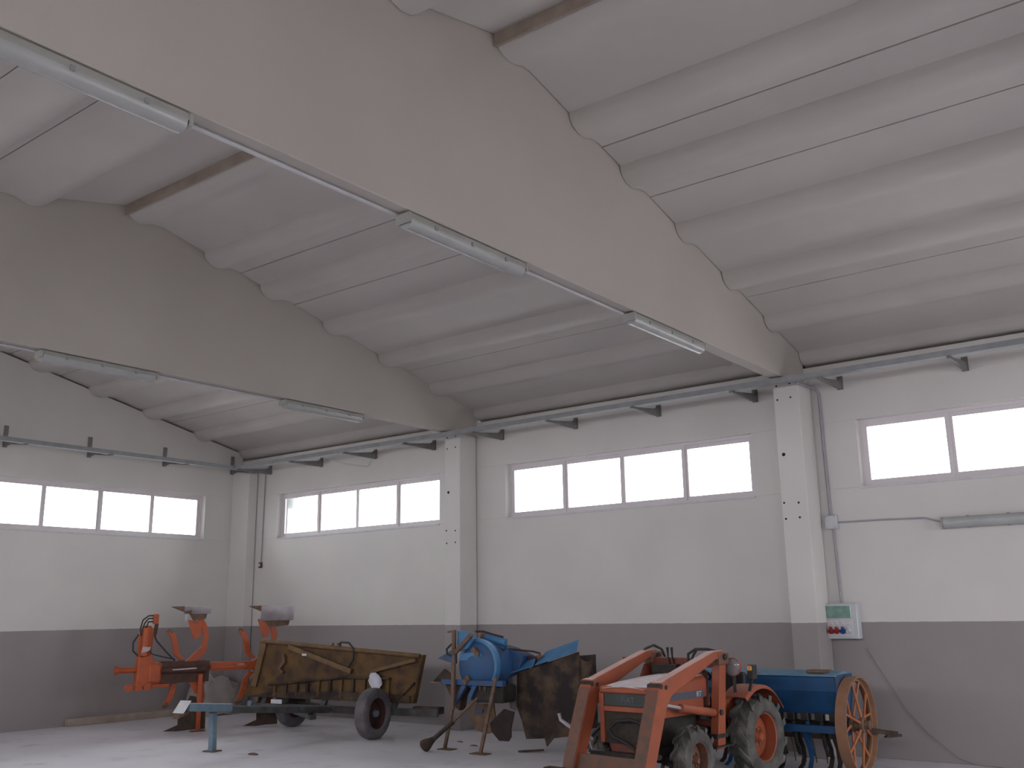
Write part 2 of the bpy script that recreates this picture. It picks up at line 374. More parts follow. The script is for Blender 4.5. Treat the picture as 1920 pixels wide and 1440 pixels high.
# ---- windows: frame, four sashes each with its pane, sill
def window(name, label, axis, a, b, inner, outer_sign, flip=False):
    """axis 'x': opening a..b along x in the wall y=inner; axis 'y': along y in the wall x=inner"""
    w = struct(empty(name), label)
    def bx(mb, s0, s1, d0, d1, z0, z1):
        d0, d1 = inner + outer_sign * d0, inner + outer_sign * d1
        if axis == 'x': mb.box(s0, s1, min(d0, d1), max(d0, d1), z0, z1)
        else: mb.box(min(d0, d1), max(d0, d1), s0, s1, z0, z1)
        return mb
    f = MB(); t = .035
    bx(f, a, b, .10, .165, SILL, SILL + t); bx(f, a, b, .10, .165, HEAD - t, HEAD); bx(f, a, a + t, .10, .165, SILL + t, HEAD - t); bx(f, b - t, b, .10, .165, SILL + t, HEAD - t)
    f.build('window_frame', 'alu', w)
    bx(MB(), a - .01, b + .01, -.015, .10, SILL - .022, SILL + .004).build('window_sill', 'sill', w, bevel=.003)
    n = 4; L = (b - a - 2 * t) / n
    for k in range(n):
        s0 = a + t + k * L; s1 = s0 + L; d = .105 if (k % 2 == 0) != flip else .122; sw = .05
        s0 -= .01 if k else 0; s1 += .01 if k < n - 1 else 0
        m = MB(); z0, z1 = SILL + t, HEAD - t
        bx(m, s0, s1, d, d + .03, z0, z0 + sw); bx(m, s0, s1, d, d + .03, z1 - sw, z1); bx(m, s0, s0 + sw, d, d + .03, z0 + sw, z1 - sw); bx(m, s1 - sw, s1, d, d + .03, z0 + sw, z1 - sw)
        sa = m.build('sash', 'alu', w)
        bx(MB(), s0 + sw - .004, s1 - sw + .004, d + .012, d + .018, z0 + sw - .004, z1 - sw + .004).build('pane', 'glass', sa)
    return w
window('window_1', 'four pane strip window in the left wall', 'y', -4.69, -.779, 0, -1)
window('window_2', 'four pane strip window next to the corner column', 'x', *WIN[0], 0, 1)
window('window_3', 'four pane strip window above the blue implement', 'x', *WIN[1], 0, 1)
window('window_4', 'strip window above the socket panel and wall lamp', 'x', *WIN[2], 0, 1)
for a, b in WIN:
    portal(((a + b) / 2, WT + .02, (SILL + HEAD) / 2), (R(-90), 0, 0), b - a, HEAD - SILL)
    portal(((a + b) / 2, WY - WT - .02, (SILL + HEAD) / 2), (R(90), 0, 0), b - a, HEAD - SILL)
for a, b in ((-4.69, -.779), (-11.3, -7.4)):
    portal((-WT - .02, (a + b) / 2, (SILL + HEAD) / 2), (0, R(-90), 0), HEAD - SILL, b - a)
portal((LX + WT + .02, -3.05, 1.6), (0, R(90), 0), 3.2, 3.1)

# ================================================================== CABLE TRAYS, BRACKETS, LAMPS, WIRING
TZ = 4.172
def tray(name, label, p0, p1, side):
    """channel from p0 to p1; side = unit vector pointing into the room"""
    r = empty(name); tag(r, label, 'cable tray', 'cable trays under the eaves')
    p0, p1, s = Vector(p0), Vector(p1), Vector(side); h = .06; w = .10
    MB().bar(p0 + V(0, 0, .003), p1 + V(0, 0, .003), w, .006).build('tray_floor', 'galv', r)
    for k in (-1, 1):
        MB().bar(p0 + s * k * w / 2 + V(0, 0, h / 2 + .003), p1 + s * k * w / 2 + V(0, 0, h / 2 + .003), .004, h).build('tray_side', 'galv', r)
        MB().bar(p0 + s * k * (w / 2 - .008) + V(0, 0, h), p1 + s * k * (w / 2 - .008) + V(0, 0, h), .016, .004).build('tray_lip', 'galv', r)
    return r
tray('cable_tray', 'long grey steel cable tray running along the window wall past the columns', (.73, -.67, TZ), (15.9, -.67, TZ), (0, -1, 0))
tray('cable_tray', 'grey steel cable tray running along the left wall above its window', (.67, -.62, TZ), (.67, -12.0, TZ), (1, 0, 0))
def bracket(loc, rz, tall, label):
    r = empty('tray_bracket', loc, rz); tag(r, label, 'bracket', 'cable tray brackets')
    z0, z1 = (4.19, 4.53) if tall else (4.138, 4.30)
    MB().box(-.035, .035, -.02, 0, z0, z1).build('wall_plate', 'bracket', r, bevel=.003)
    pr = [(-.02, 4.285), (-.09, 4.235), (-.61, 4.172), (-.73, 4.170), (-.73, 4.14), (-.02, 4.14)]
    if tall: pr = [(-.02, 4.33), (-.12, 4.27), (-.58, 4.168), (-.73, 4.166), (-.73, 4.15), (-.35, 4.20), (-.16, 4.225), (-.02, 4.20)]
    MB().prism([(-.02, a_, b_) for a_, b_ in pr], (.04, 0, 0)).build('arm', 'bracket', r, bevel=.003)
    return r
ords = ['first', 'second', 'third', 'fourth', 'fifth', 'sixth', 'seventh', 'eighth', 'ninth', 'tenth', 'eleventh', 'twelfth']
for i, x in enumerate([.831, 2.222, 3.554, 4.872, 6.246, 7.583, 8.925, 10.305, 11.385, 12.785, 14.16]):
    bracket((x, 0, 0), 0, False, 'grey steel bracket on the window wall, %s from the corner, holding the cable tray' % ords[i])
for i, y in enumerate([-.245, -1.67, -3.065, -4.435, -5.81]):
    bracket((0, y, 0), R(90), True, 'grey steel bracket on the left wall, %s from the corner column, holding the tray' % ords[i])

def lamp(loc, rz, L, label, wall=False):
    r = empty('fluorescent_lamp', loc, rz); tag(r, label, 'lamp', 'unlit fluorescent tube lamps')
    # local: x along the lamp, z down = away from the mounting surface
    h = L / 2
    MB().prism([(-h, -.05, 0), (-h, .05, 0), (-h, .062, -.045), (-h, -.062, -.045)], (L, 0, 0)).build('housing', 'lampbody', r, bevel=.004)
    prof = [(-.058, -.046), (-.055, -.075), (-.035, -.098), (0, -.106), (.035, -.098), (.055, -.075), (.058, -.046)]
    MB().prism([(-h + .02, y, z) for y, z in prof], (L - .04, 0, 0)).build('diffuser', 'diffuser', r, smooth=40)
    for k in (-1, 1):
        MB().box(k * h - .012, k * h + .012, -.066, .066, -.075, -.005).build('end_cap', 'lampbody', r, bevel=.004)
    for k in (-.6, 0, .6):
        MB().box(k * h - .012, k * h + .012, .058, .068, -.06, -.03).build('clip', 'galv', r); MB().box(k * h - .012, k * h + .012, -.068, -.058, -.06, -.03).build('clip', 'galv', r)
    return r
for x, ys, nm in ((10.885, [(-9.99, -8.66), (-6.97, -5.66), (-4.04, -2.635)], 'large overhead beam'), (5.685, [(-6.80, -5.50), (-3.715, -2.383)], 'beam nearer the corner')):
    for i, (a, b) in enumerate(ys):
        w = {3: ['cut by the left edge of the photo', 'in the middle of the beam', 'nearest the window wall'], 2: ['farther from the window wall', 'nearer the window wall']}[len(ys)][i]
        lamp((x, (a + b) / 2, 4.238), R(90), b - a, 'unlit tube lamp under the %s, %s' % (nm, w))
    sp = [(-12.0, ys[0][0])] + [(ys[i][1], ys[i + 1][0]) for i in range(len(ys) - 1)]
    for i, (a, b) in enumerate(sp):
        o = MB().tube([(x - .055, a, 4.233), (x - .055, b, 4.233)], .014).build('conduit', 'pvc', smooth=40)
        tag(o, 'pale conduit pipe under the %s, %s run' % (nm, ['leftmost', 'middle', 'rightmost'][i + (3 - len(sp))] if len(sp) == 3 else 'pale conduit pipe under the %s, %s run' % (nm, ['left', 'right'][i])), 'pipe', 'conduit runs')
        if len(sp) == 2: o['label'] = 'pale conduit pipe under the %s, %s run' % (nm, ['left', 'right'][i])
# wall lamp under window_4
wl = lamp((13.03, 0, 2.49), 0, 1.33, 'unlit tube lamp fixed on the wall under the rightmost window')
wl.rotation_euler = (R(-90), 0, 0)
# conduits and boxes on the window wall
def pipe(name, pts, r, m, label, cat='pipe', group=None): return tag(MB().tube(pts, r).build(name, m, smooth=50), label, cat, group)
pipe('conduit', [(11.05, -.55, 4.19), (11.05, -.2, 4.20), (11.09, -.035, 4.19), (11.12, -.02, 4.12), (11.125, -.02, 3.4), (11.135, -.02, 2.66)], .017, 'conduit', 'grey conduit dropping from the cable tray to the junction box', group='wall conduits')
pipe('conduit', [(11.15, -.02, 2.50), (11.17, -.02, 1.66)], .014, 'conduit', 'grey conduit between the junction box and the socket panel', group='wall conduits')
pipe('conduit', [(11.215, -.015, 2.575), (11.7, -.015, 2.572), (12.18, -.015, 2.56), (12.27, -.02, 2.53), (12.37, -.03, 2.50)], .009, 'conduit', 'thin conduit from the junction box to the wall lamp', group='wall conduits')
pipe('conduit', [(.70, -.012, 4.2), (.692, -.012, 3.4), (.68, -.012, 2.56)], .009, 'conduit', 'thin conduit down the wall beside the corner column', group='wall conduits')
jb = empty('junction_box', (11.14, 0, 2.58)); tag(jb, 'small pale square junction box on the wall beside the column', 'box')
MB().box(-.07, .07, -.055, 0, -.08, .08).build('box_body', 'panelbox', jb, bevel=.006); MB().box(-.064, .064, -.066, -.055, -.074, .074).build('lid', 'panelbox', jb, bevel=.003)
for sx in (-.05, .05):
    for sz in (-.06, .06): MB().cyl((sx, -.068, sz), (sx, -.064, sz), .006, n=8).build('screw', 'galv', jb)
sb = empty('switch_box', (.678, 0, 2.51)); tag(sb, 'little brownish switch box low on the thin conduit by the corner', 'switch')
MB().box(-.035, .035, -.045, 0, -.05, .05).build('box_body', 'debris', sb, bevel=.005); MB().box(-.018, .018, -.052, -.045, -.025, .025).build('rocker', 'panelbox', sb)
wl2 = pipe('wire', [(2.9, -.5, 4.165), (2.95, -.25, 4.12), (3.1, -.1, 4.08), (3.42, -.06, 4.02), (3.5, -.05, 4.12)], .006, 'pvc', 'thin wire loop hanging below the cable tray', 'wire')
# socket panel
sp = empty('socket_panel', (11.175, 0, 1.46)); tag(sp, 'grey electric socket panel with green cover and red and blue sockets', 'socket panel')
MB().box(-.197, .197, -.12, 0, -.197, .197).build('enclosure', 'panelbox', sp, bevel=.008)
MB().box(-.15, .13, -.135, -.12, .035, .165).build('green_cover', 'greenpane', sp, bevel=.004)
MB().box(-.155, .14, -.128, -.12, -.165, .01).build('socket_plate', 'sill', sp, bevel=.003)
for i, (x, m) in enumerate([(-.11, 'redplug'), (-.045, 'redplug'), (.025, 'blueplug'), (.09, 'panelbox')]):
    s = empty('socket', (x, 0, 0)); s.parent = sp
    MB().lathe([(0, -.0), (.029, 0), (.031, .03), (.024, .04), (0, .04)], (0, -.126, -.105), (0, -.9, -.35), 14).build('collar', m, s, smooth=40)
    MB().box(-.012, .012, -.165, -.13, -.085, -.06).build('hinge_lid', m, s, bevel=.004)
    MB().box(-.022, .022, -.133, -.127, -.045, .0).build('switch_cover', 'sill', s, bevel=.003)
pipe('cable', [(11.40, -.008, 1.16), (11.5, -.008, .98), (11.77, -.008, .522), (11.97, -.01, .286), (12.26, -.012, .055), (12.42, -.03, .008), (12.9, -.15, .006)], .003, 'bracket', 'thin dark cable drooping down the grey dado to the floor', 'cable')

# ================================================================== WHEELS
def tyre_mb(Rr, rim, w, lugs=0, lug_h=.02):
    """tyre around the local y axis centred at the origin"""
    h = w / 2; body = Rr - (lug_h if lugs else 0)
    prof = [(rim, -h * .78), (rim + .015, -h * .95), ((rim + body) / 2, -h), (body - .03, -h * .93), (body - .008, -h * .75), (body, -h * .35), (body, h * .35), (body - .008, h * .75), (body - .03, h * .93), ((rim + body) / 2, h), (rim + .015, h * .95), (rim, h * .78), (rim, -h * .78)]
    m = MB().lathe(prof, (0, 0, 0), (0, 1, 0), 40)
    if lugs:
        for k in range(lugs):
            for sd in (-1, 1):
                th = 2 * math.pi * (k + (.5 if sd > 0 else 0)) / lugs
                P = []
                for (y, da) in ((0.06 * w * sd, 0), (h * .97 * sd, -1.35 * math.pi / lugs)):
                    for e in (-.5, .5):
                        a = th + da + e * .62 * math.pi / lugs
                        for rr in (body - .03, Rr - (.012 if abs(y) > h * .5 else 0)):
                            P.append((math.cos(a) * rr, y, math.sin(a) * rr))
                m.add(P, [(0, 1, 3, 2), (4, 6, 7, 5), (0, 4, 5, 1), (2, 3, 7, 6), (1, 5, 7, 3), (0, 2, 6, 4)])
    return m
def ag_wheel(name, parent, loc, Rr, rim, w, lugs, side, disc_m, tyre_m='tyre', lug_h=.022):
    """side=+1: outer face towards +y"""
    e = empty(name, loc); e.parent = parent
    tyre_mb(Rr, rim, w, lugs, lug_h).build('tyre', tyre_m, e, smooth=35)
    h = w / 2 * .8; s = side
    prof = [(0, .0 * s), (rim * .36, 0), (rim * .42, .02 * s), (rim * .86, -.015 * s), (rim * .93, -.05 * s), (rim * .95, h * s * .9), (rim + .012, h * s), (rim + .012, h * s * .9 - .004 * s), (rim + .001, -h * s), (rim * .9, -h * s), (rim * .88, -.06 * s), (rim * .4, -.03 * s), (0, -.03 * s)]
    MB().lathe(prof, (0, 0, 0), (0, 1, 0), 32).build('rim', disc_m, e, smooth=35)
    MB().lathe([(0, .05 * s), (rim * .16, .05 * s), (rim * .2, .03 * s), (rim * .26, 0)], (0, 0, 0), (0, 1, 0), 16).build('hub', disc_m, e, smooth=35)
    for k in range(6):
        a = 2 * math.pi * k / 6 + .3; x, z = math.cos(a) * rim * .3, math.sin(a) * rim * .3
        MB().cyl((x, 0, z), (x, .016 * s, z), .011, n=6).build('wheel_nut', 'rust', e)
    return e

# ================================================================== TRACTOR with front loader
tr = empty('tractor', (10.473, -1.999, 0), -1.667)
tag(tr, 'small orange farm tractor with front loader arms and a dusty hood', 'tractor')
for s in (-1, 1):
    ag_wheel('rear_wheel', tr, (0, s * .475, .402), .402, .225, .23, 13, s, 'orange', lug_h=.036)
    fwh = ag_wheel('front_wheel', tr, (1.096, s * .455, .302), .302, .16, .16, 12, s, 'armface', lug_h=.03)
    fwh.rotation_euler = (0, 0, R(4))
MB().cyl((0, -.42, .402), (0, .42, .402), .075).build('rear_axle', 'engine', tr, smooth=40)
MB().bar((1.096, -.40, .302), (1.096, .40, .302), .09, .10).build('front_axle', 'engine', tr, bevel=.01)
MB().box(-.28, .55, -.15, .15, .32, .66).build('gearbox', 'engine', tr, bevel=.03)
MB().box(.5, 1.34, -.17, .17, .36, .72).build('engine_block', 'engine', tr, bevel=.02)
# hood and nose
hood = MB()
secs = [(.56, 1.005), (.9, .99), (1.25, .965), (1.42, .945), (1.50, .925)]
rows = []
for x, zt in secs:
    ny = .285 if x < 1.45 else .275
    rows.append([(x, -ny, zt - .20), (x, -ny, zt - .05), (x, -ny + .03, zt - .012), (x, -.13, zt), (x, 0, zt + .006), (x, .13, zt), (x, ny - .03, zt - .012), (x, ny, zt - .05), (x, ny, zt - .20)])
hood.sheet(rows, .012); hood.build('hood', 'orange', tr, smooth=50)
dr = MB(); dr.sheet([[(x, y * .97, z + .0045) for x, y, z in r[2:7]] for r in rows], .003); dr.build('dust_layer', 'dust', tr, smooth=50)
nose = empty('nose_cowl', (0, 0, 0)); nose.parent = tr
MB().box(1.38, 1.495, -.28, .28, .875, .935).build('top_band', 'orange', nose, bevel=.015)
for s in (-1, 1):
    MB().box(1.36, 1.495, min(s * .232, s * .28), max(s * .232, s * .28), .44, .876).build('side_cheek', 'orange', nose, bevel=.012)
MB().box(1.40, 1.478, -.233, .233, .762, .876).build('badge_panel', 'grille', nose, bevel=.004)
MB().box(1.40, 1.492, -.234, .234, .715, .762).build('middle_band', 'orange', nose, bevel=.006)
MB().box(1.40, 1.465, -.233, .233, .44, .716).build('grille', 'grille2', nose)
for k in range(9):
    z = .462 + k * .029
    MB().box(1.464, 1.474, -.225, .225, z, z + .010).build('grille_bar', 'grille2', nose)
lm = text_mesh('FIAT', .075); lt = bpy.data.objects.new('badge_lettering', lm); col.objects.link(lt); lm.materials.append(M['letters']); lt.parent = nose
lt.location = (1.4795, .04, .818); lt.rotation_euler = (R(90), 0, R(90))
MB().prism([(1.385, -.2, .44), (1.385, .2, .44), (1.40, .14, .33), (1.40, -.14, .33)], (.09, 0, 0)).build('chin_plate', 'orange_dark', nose, bevel=.006)
for s in (-1, 1):
    MB().box(.62, 1.36, min(s * .274, s * .284), max(s * .274, s * .284), .66, .80).build('engine_side_panel', 'orange', tr, bevel=.004)
    d = MB().box(.60, 1.3, min(s * .2845, s * .2885), max(s * .2845, s * .2885), .80, .865).build('side_decal', 'decal', tr)
    tm = text_mesh('RT', .07); to = bpy.data.objects.new('decal_lettering', tm); col.objects.link(to); tm.materials.append(M['letters2']); to.parent = d
    to.location = (.70, s * .2895, .832); to.rotation_euler = (R(90), 0, R(180) if s > 0 else 0)
# bumper, bars and hoses in front of the nose
MB().box(1.44, 1.56, -.36, .36, .335, .375).build('bumper', 'engine', tr, bevel=.008)
for s in (-1, 1): MB().bar((.6, s * .2, .36), (1.5, s * .2, .36), .04, .07).build('side_rail', 'engine', tr)
MB().tube([(1.46, -.80, .66), (1.45, -.79, .60), (1.44, -.72, .56), (1.45, -.55, .49), (1.46, -.42, .43), (1.46, -.40, .36), (1.48, -.2, .352)], .017).build('bent_guard_bar', 'steel', tr, smooth=50)
MB().tube([(1.50, .22, .62), (1.53, .1, .66), (1.54, -.05, .64), (1.54, -.14, .57), (1.53, -.1, .50), (1.52, .05, .45), (1.51, .15, .38)], .014).build('front_hose', 'black', tr, smooth=50)
# dashboard, steering wheel, seat, controls
MB().prism([(.42, -.24, .70), (.56, -.24, .70), (.56, -.24, 1.02), (.44, -.24, 1.04)], (0, .48, 0)).build('dashboard', 'orange_dark', tr, bevel=.02)
stw = empty('steering_wheel', (.33, 0, 1.0)); stw.parent = tr; stw.rotation_euler = (0, R(-28), 0)
MB().tube(arc((0, 0, 0), .17, 0, 360, 28, (1, 0, 0), (0, 1, 0)), .013).build('wheel_ring', 'black', stw, smooth=60)
for k in range(3):
    a = R(90 + 120 * k); MB().bar((0, 0, -.02), (math.cos(a) * .165, math.sin(a) * .165, 0), .02, .012).build('spoke', 'black', stw)
MB().cyl((0, 0, 0), (.02, 0, -.35), .02).build('steering_column', 'engine', stw)
seat = empty('seat', (-.12, 0, .68)); seat.parent = tr
MB().box(-.19, .19, -.2, .2, 0, .08).build('seat_cushion', 'black', seat, bevel=.03); MB().box(-.24, -.16, -.2, .2, .05, .3).build('seat_back', 'black', seat, bevel=.03)
for y in (-.135, -.085): MB().tube([(.53, y, 1.08), (.56, y, 1.16), (.565, y, 1.25)], [.008, .008, .014]).build('control_lever', 'black', tr, smooth=50)
MB().box(.50, .62, -.30, -.02, 1.0, 1.09).build('valve_block', 'engine', tr, bevel=.01)
# rear fenders and lights
for s in (-1, 1):
    f = MB(); y0, y1 = s * .30, s * .56
    prof = arc((0, 0, .402), .475, 52, 146, 14, (1, 0, 0), (0, 0, 1))
    f.sheet([[(p.x, y0, p.z), (p.x, (y0 + y1) / 2, p.z + .006), (p.x, y1 - s * .02, p.z), (p.x, y1, p.z - .03)] for p in prof], .008)
    fe = f.build('fender', 'orange', tr, smooth=40)
    MB().prism([(p.x, y0, p.z) for p in prof] + [(-.25, y0, .5), (.22, y0, .5)], (0, s * .01, 0)).build('fender_side', 'orange', fe)
    hl = empty('headlight', (.34, s * .458, 1.066)); hl.parent = tr
    MB().lathe([(0, -.09), (.035, -.085), (.066, -.05), (.086, -.005), (.088, .01), (.081, .012)], (0, 0, 0), (1, 0, 0), 24).build('lamp_shell', 'orange', hl, smooth=50)
    MB().lathe([(.081, .008), (.05, .024), (0, .032)], (0, 0, 0), (1, 0, 0), 24).build('lens', 'lens', hl, smooth=60)
    MB().bar((-.04, -s * .02, -.06), (-.06, -s * .03, -.24), .03, .03).build('lamp_bracket', 'engine', hl)
    il = empty('indicator_lamp', (.24, s * .60, 1.03)); il.parent = tr
    MB().box(-.05, .04, -.032, .032, -.08, .055).build('lamp_shell', 'engine', il, bevel=.012); MB().box(.036, .052, -.026, .026, 0, .048).build('lens', 'amber', il, bevel=.008)
    MB().bar((0, 0, -.07), (-.02, -s * .05, -.19), .02, .02).build('stalk', 'engine', il)
    MB().box(.32, .72, min(s * .17, s * .46), max(s * .17, s * .46), .36, .375).build('foot_plate', 'engine', tr)
# loader
for s in (-1, 1):
    y = s * .385
    t = MB(); t.prism([(.41, y - .045, 1.16), (.515, y - .045, 1.16), (.64, y - .045, .34), (.51, y - .045, .34)], (0, .09, 0)); t.build('loader_post', 'orange', tr, bevel=.006)
    MB().box(.37, .55, y - .058, y + .058, 1.09, 1.205).build('post_head', 'armface', tr, bevel=.015)
    MB().cyl((.46, y - .075, 1.165), (.46, y + .075, 1.165), .028).build('pivot_pin', 'engine', tr, smooth=40)
    MB().cyl((.56, y - .06, .665), (.56, y + .06, .665), .026).build('post_bolt', 'engine', tr, smooth=40)
    MB().box(.475, .665, y - .055, y + .055, .44, .475).build('post_strap', 'engine', tr)
    if s < 0: MB().prism([(.54, y, .95), (.72, y, .95), (.62, y, 1.09), (.54, y, 1.09)], (0, .03, 0)).build('post_gusset', 'orange_dark', tr)
    up_ = [(.45, 1.225), (.61, 1.218), (1.035, 1.11), (1.47, .995), (1.53, .96), (1.46, .79), (1.36, .857), (1.25, .905), (.98, 1.0), (.58, 1.147), (.43, 1.13)]
    MB().prism([(f_, y - .055, z_) for f_, z_ in up_], (0, .10, 0)).build('upper_arm', 'orange', tr, bevel=.006)
    lo_ = [(1.46, 1.0), (1.535, .985), (1.568, .92), (1.70, .606), (1.81, .32), (1.875, .13), (1.745, .13), (1.665, .30), (1.56, .54), (1.458, .77), (1.38, .86)]
    MB().prism([(f_, y - .07, z_) for f_, z_ in lo_], (0, .13, 0)).build('lower_arm', 'orange', tr, bevel=.006)
    MB().prism([(1.571, y - .066, .925), (1.705, y - .066, .606), (1.815, y - .066, .32), (1.88, y - .066, .13), (1.873, y - .066, .13), (1.808, y - .066, .32), (1.698, y - .066, .606), (1.565, y - .066, .92)], (0, .122, 0)).build('arm_front_face', 'armface', tr)
    MB().cyl((1.535, y - .076, .955), (1.535, y + .066, .955), .022).build('knuckle_pin', 'engine', tr, smooth=40)
    MB().cyl((1.46, y - .076, .945), (1.46, y + .066, .945), .02).build('knuckle_pin', 'engine', tr, smooth=40)
    MB().cyl((.62, y, .665), (1.16, y, .745), .038).build('lift_cylinder', 'orange', tr, smooth=40)
    MB().cyl((1.16, y, .745), (1.50, y, .80), .02).build('lift_rod', 'chrome', tr, smooth=40)
    if s < 0: MB().box(.72, .86, y - .09, y - .05, 1.11, 1.165).build('hose_bracket', 'orange_dark', tr, bevel=.005)
    hs = [(.70, y - .02, 1.15), (.55, y - .02, 1.235), (.43, y - .01, 1.265), (.33, y + .02, 1.22), (.29, y + .05, 1.10)] if s < 0 else [(.47, y - .01, 1.21), (.52, y - .09, 1.235), (.56, y - .20, 1.235), (.58, y - .27, 1.19), (.58, y - .28, 1.09)]
    MB().tube(hs, .014).build('hydraulic_hose', 'black', tr, smooth=60)
MB().tube([(.55, .19, 1.225), (.57, .16, 1.17), (.58, .13, 1.08)], .012).build('hydraulic_hose', 'black', tr, smooth=60)
MB().box(.42, .53, -.37, .37, 1.065, 1.15).build('cross_tube', 'orange_dark', tr, bevel=.012)
MB().prism([(1.72, -.33, .37), (1.80, -.33, .16), (1.825, -.33, .16), (1.745, -.33, .37)], (0, .66, 0)).build('arm_cross_plate', 'armface', tr, bevel=.004)
MB().cyl((.56, -.40, .56), (.56, .40, .56), .035).build('mount_tube', 'orange_dark', tr, smooth=40)
bk = empty('loader_bucket', (0, 0, 0)); bk.parent = tr
prof = [(1.95, .27), (1.94, .18), (1.96, .08), (2.02, .024), (2.1, .014), (2.42, .012)]
MB().sheet([[(x, -.5, z), (x, .5, z)] for x, z in prof], .008).build('bucket_shell', 'mudsteel', bk)
for s in (-1, 1): MB().prism([(x, s * .5, z) for x, z in prof] + [(2.34, s * .5, .06), (2.02, s * .5, .27)], (0, s * .01, 0)).build('bucket_side', 'mudsteel', bk)

# ================================================================== SEED DRILL
sd = empty('seed_drill', (10.5, -1.1, 0)); tag(sd, 'blue seed drill with tall spoked iron wheels behind the tractor', 'seed drill')
XA, XB = -.76, 1.02
hp = [(-.30, .93), (-.30, .79), (-.20, .56), (-.02, .56), (.10, .79), (.10, .93)]
MB().prism([(XA, y, z) for y, z in hp], (XB - XA, 0, 0)).build('hopper', 'drillblue', sd, bevel=.006)
for i, (a, b) in enumerate(((XA - .02, .12), (.13, XB + .02))):
    MB().prism([(a, -.33, .932), (a, -.33, .95), (a, -.10, .985), (a, .13, .95), (a, .13, .932)], (b - a, 0, 0)).build('hopper_lid', 'drilllid', sd, bevel=.004)
MB().box(.72, .92, -.28, -.1, .965, .992).build('lid_patch', 'rust', sd, bevel=.004)
for x in (XA - .03, XB): MB().prism([(x, y, z) for y, z in [(-.31, .95), (-.31, .78), (-.2, .5), (-.26, .36), (0, .36), (.0, .5), (.12, .78), (.12, .95)]], (.03, 0, 0)).build('end_plate', 'blue', sd, bevel=.003)
MB().box(XA, XB, -.33, -.25, .39, .46).build('frame_beam', 'drillblue', sd, bevel=.006)
MB().box(XA, XB, .02, .08, .39, .46).build('frame_beam', 'drillblue', sd, bevel=.006)
MB().cyl((XA - .1, -.06, .465), (XB + .08, -.06, .465), .022).build('axle', 'engine', sd, smooth=40)
for k in range(12):
    x = XA + .08 + k * (XB - XA - .16) / 11
    MB().box(x - .04, x + .04, -.23, -.14, .49, .575).build('seed_meter', 'engine', sd, bevel=.008)
    MB().tube([(x, -.17, .5), (x + .005, -.16, .38), (x, -.10, .24), (x, -.04, .14)], [.026, .022, .02, .018]).build('seed_tube', 'engine' if k % 3 else 'drillblue', sd, smooth=50)
    yy = -.20 if k % 2 else -.02
    MB().sheet([[(x - .022, yy + y, z), (x + .022, yy + y, z)] for y, z in ((-.07, .41), (-.02, .31), (.06, .2), (.08, .11), (.03, .04), (-.05, .015))], .014).build('coulter', 'drillblue' if k % 3 == 0 else 'engine', sd, smooth=60)
MB().bar((XA + .1, .2, .30), (XB - .1, .2, .30), .05, .05).build('harrow_bar', 'rust', sd)
for k in range(14):
    x = XA + .14 + k * (XB - XA - .28) / 13
    MB().tube([(x, .2, .29), (x, .27, .18), (x, .30, .02)], .007, 6).build('harrow_tine', 'rust', sd)
MB().bar((XB - .02, .05, .42), (XB + .3, .52, .33), .05, .05).build('marker_arm', 'mudsteel', sd)
MB().prism([(XB + .24, .44, .35), (XB + .31, .58, .325), (XB + .31, .58, .30), (XB + .2, .4, .30)], (.03, -.02, 0)).build('marker_tip', 'mudsteel', sd)
def spoked_wheel(loc):
    w = empty('spoked_wheel', loc); w.parent = sd; Rw = .462
    MB().lathe([(Rw, -.055), (Rw, .055), (Rw - .014, .055), (Rw - .022, .012), (Rw - .045, .01), (Rw - .045, -.01), (Rw - .022, -.012), (Rw - .014, -.055), (Rw, -.055)], (0, 0, 0), (1, 0, 0), 48).build('rim', 'rimtan', w, smooth=30)
    MB().lathe([(0, -.11), (.045, -.11), (.05, -.07), (.075, -.06), (.075, -.03), (.05, -.02), (.05, .03), (.075, .04), (.075, .07), (.045, .08), (.045, .13), (0, .13)], (0, 0, 0), (1, 0, 0), 20).build('hub', 'rust', w, smooth=35)
    for k in range(12):
        a = 2 * math.pi * k / 12 + .16; xo = .055 if k % 2 else -.045
        MB().cyl((xo, math.cos(a) * .06, math.sin(a) * .06), (0, math.cos(a) * (Rw - .03), math.sin(a) * (Rw - .03)), .013, n=8).build('spoke', 'spoke', w, smooth=40)
spoked_wheel((1.12, -.06, .465)); spoked_wheel((-.90, -.06, .465))

# ================================================================== YELLOW SCRAPER
sr = empty('earth_scraper', (4.44, -1.88, 0), R(10)); tag(sr, 'rusty yellow towed earth scraper on two rubber wheels', 'scraper')
FY = .37; BYD = .09
fp = [(-1.395, 1.265), (1.44, 1.065), (1.385, .84), (1.29, .43), (-1.71, .455), (-1.50, .78)]
MB().prism([(x, FY, z) for x, z in fp], (0, .02, 0)).build('front_plate', 'yellow', sr, bevel=.004)
for x0, z0, x1, z1, nm in ((1.44, 1.065, 1.29, .43, 'end_plate'),):
    MB().prism([(x0, FY, z0), (x1, FY, z1), (x1, FY + .09, z1), (x0, FY + .09, z0)], (.02, 0, 0)).build(nm, 'yellow', sr, bevel=.003)
MB().prism([(-1.41, FY, 1.265), (-1.525, FY, .78), (-1.725, FY, .455), (-1.60, FY + BYD, .455), (-1.41, FY + BYD, 1.2)], (.02, 0, 0)).build('end_plate', 'yellow', sr, bevel=.003)
MB().prism([(-1.65, FY + BYD, .46), (1.28, FY + BYD, .43), (1.43, FY + BYD, 1.03), (-1.39, FY + BYD, 1.2)], (0, .02, 0)).build('back_plate', 'yellow', sr)
MB().prism([(-1.70, FY + .01, .455), (1.29, FY + .01, .43), (1.29, FY + BYD, .43), (-1.6, FY + BYD, .455)], (0, 0, .02)).build('bottom_plate', 'mudsteel', sr)
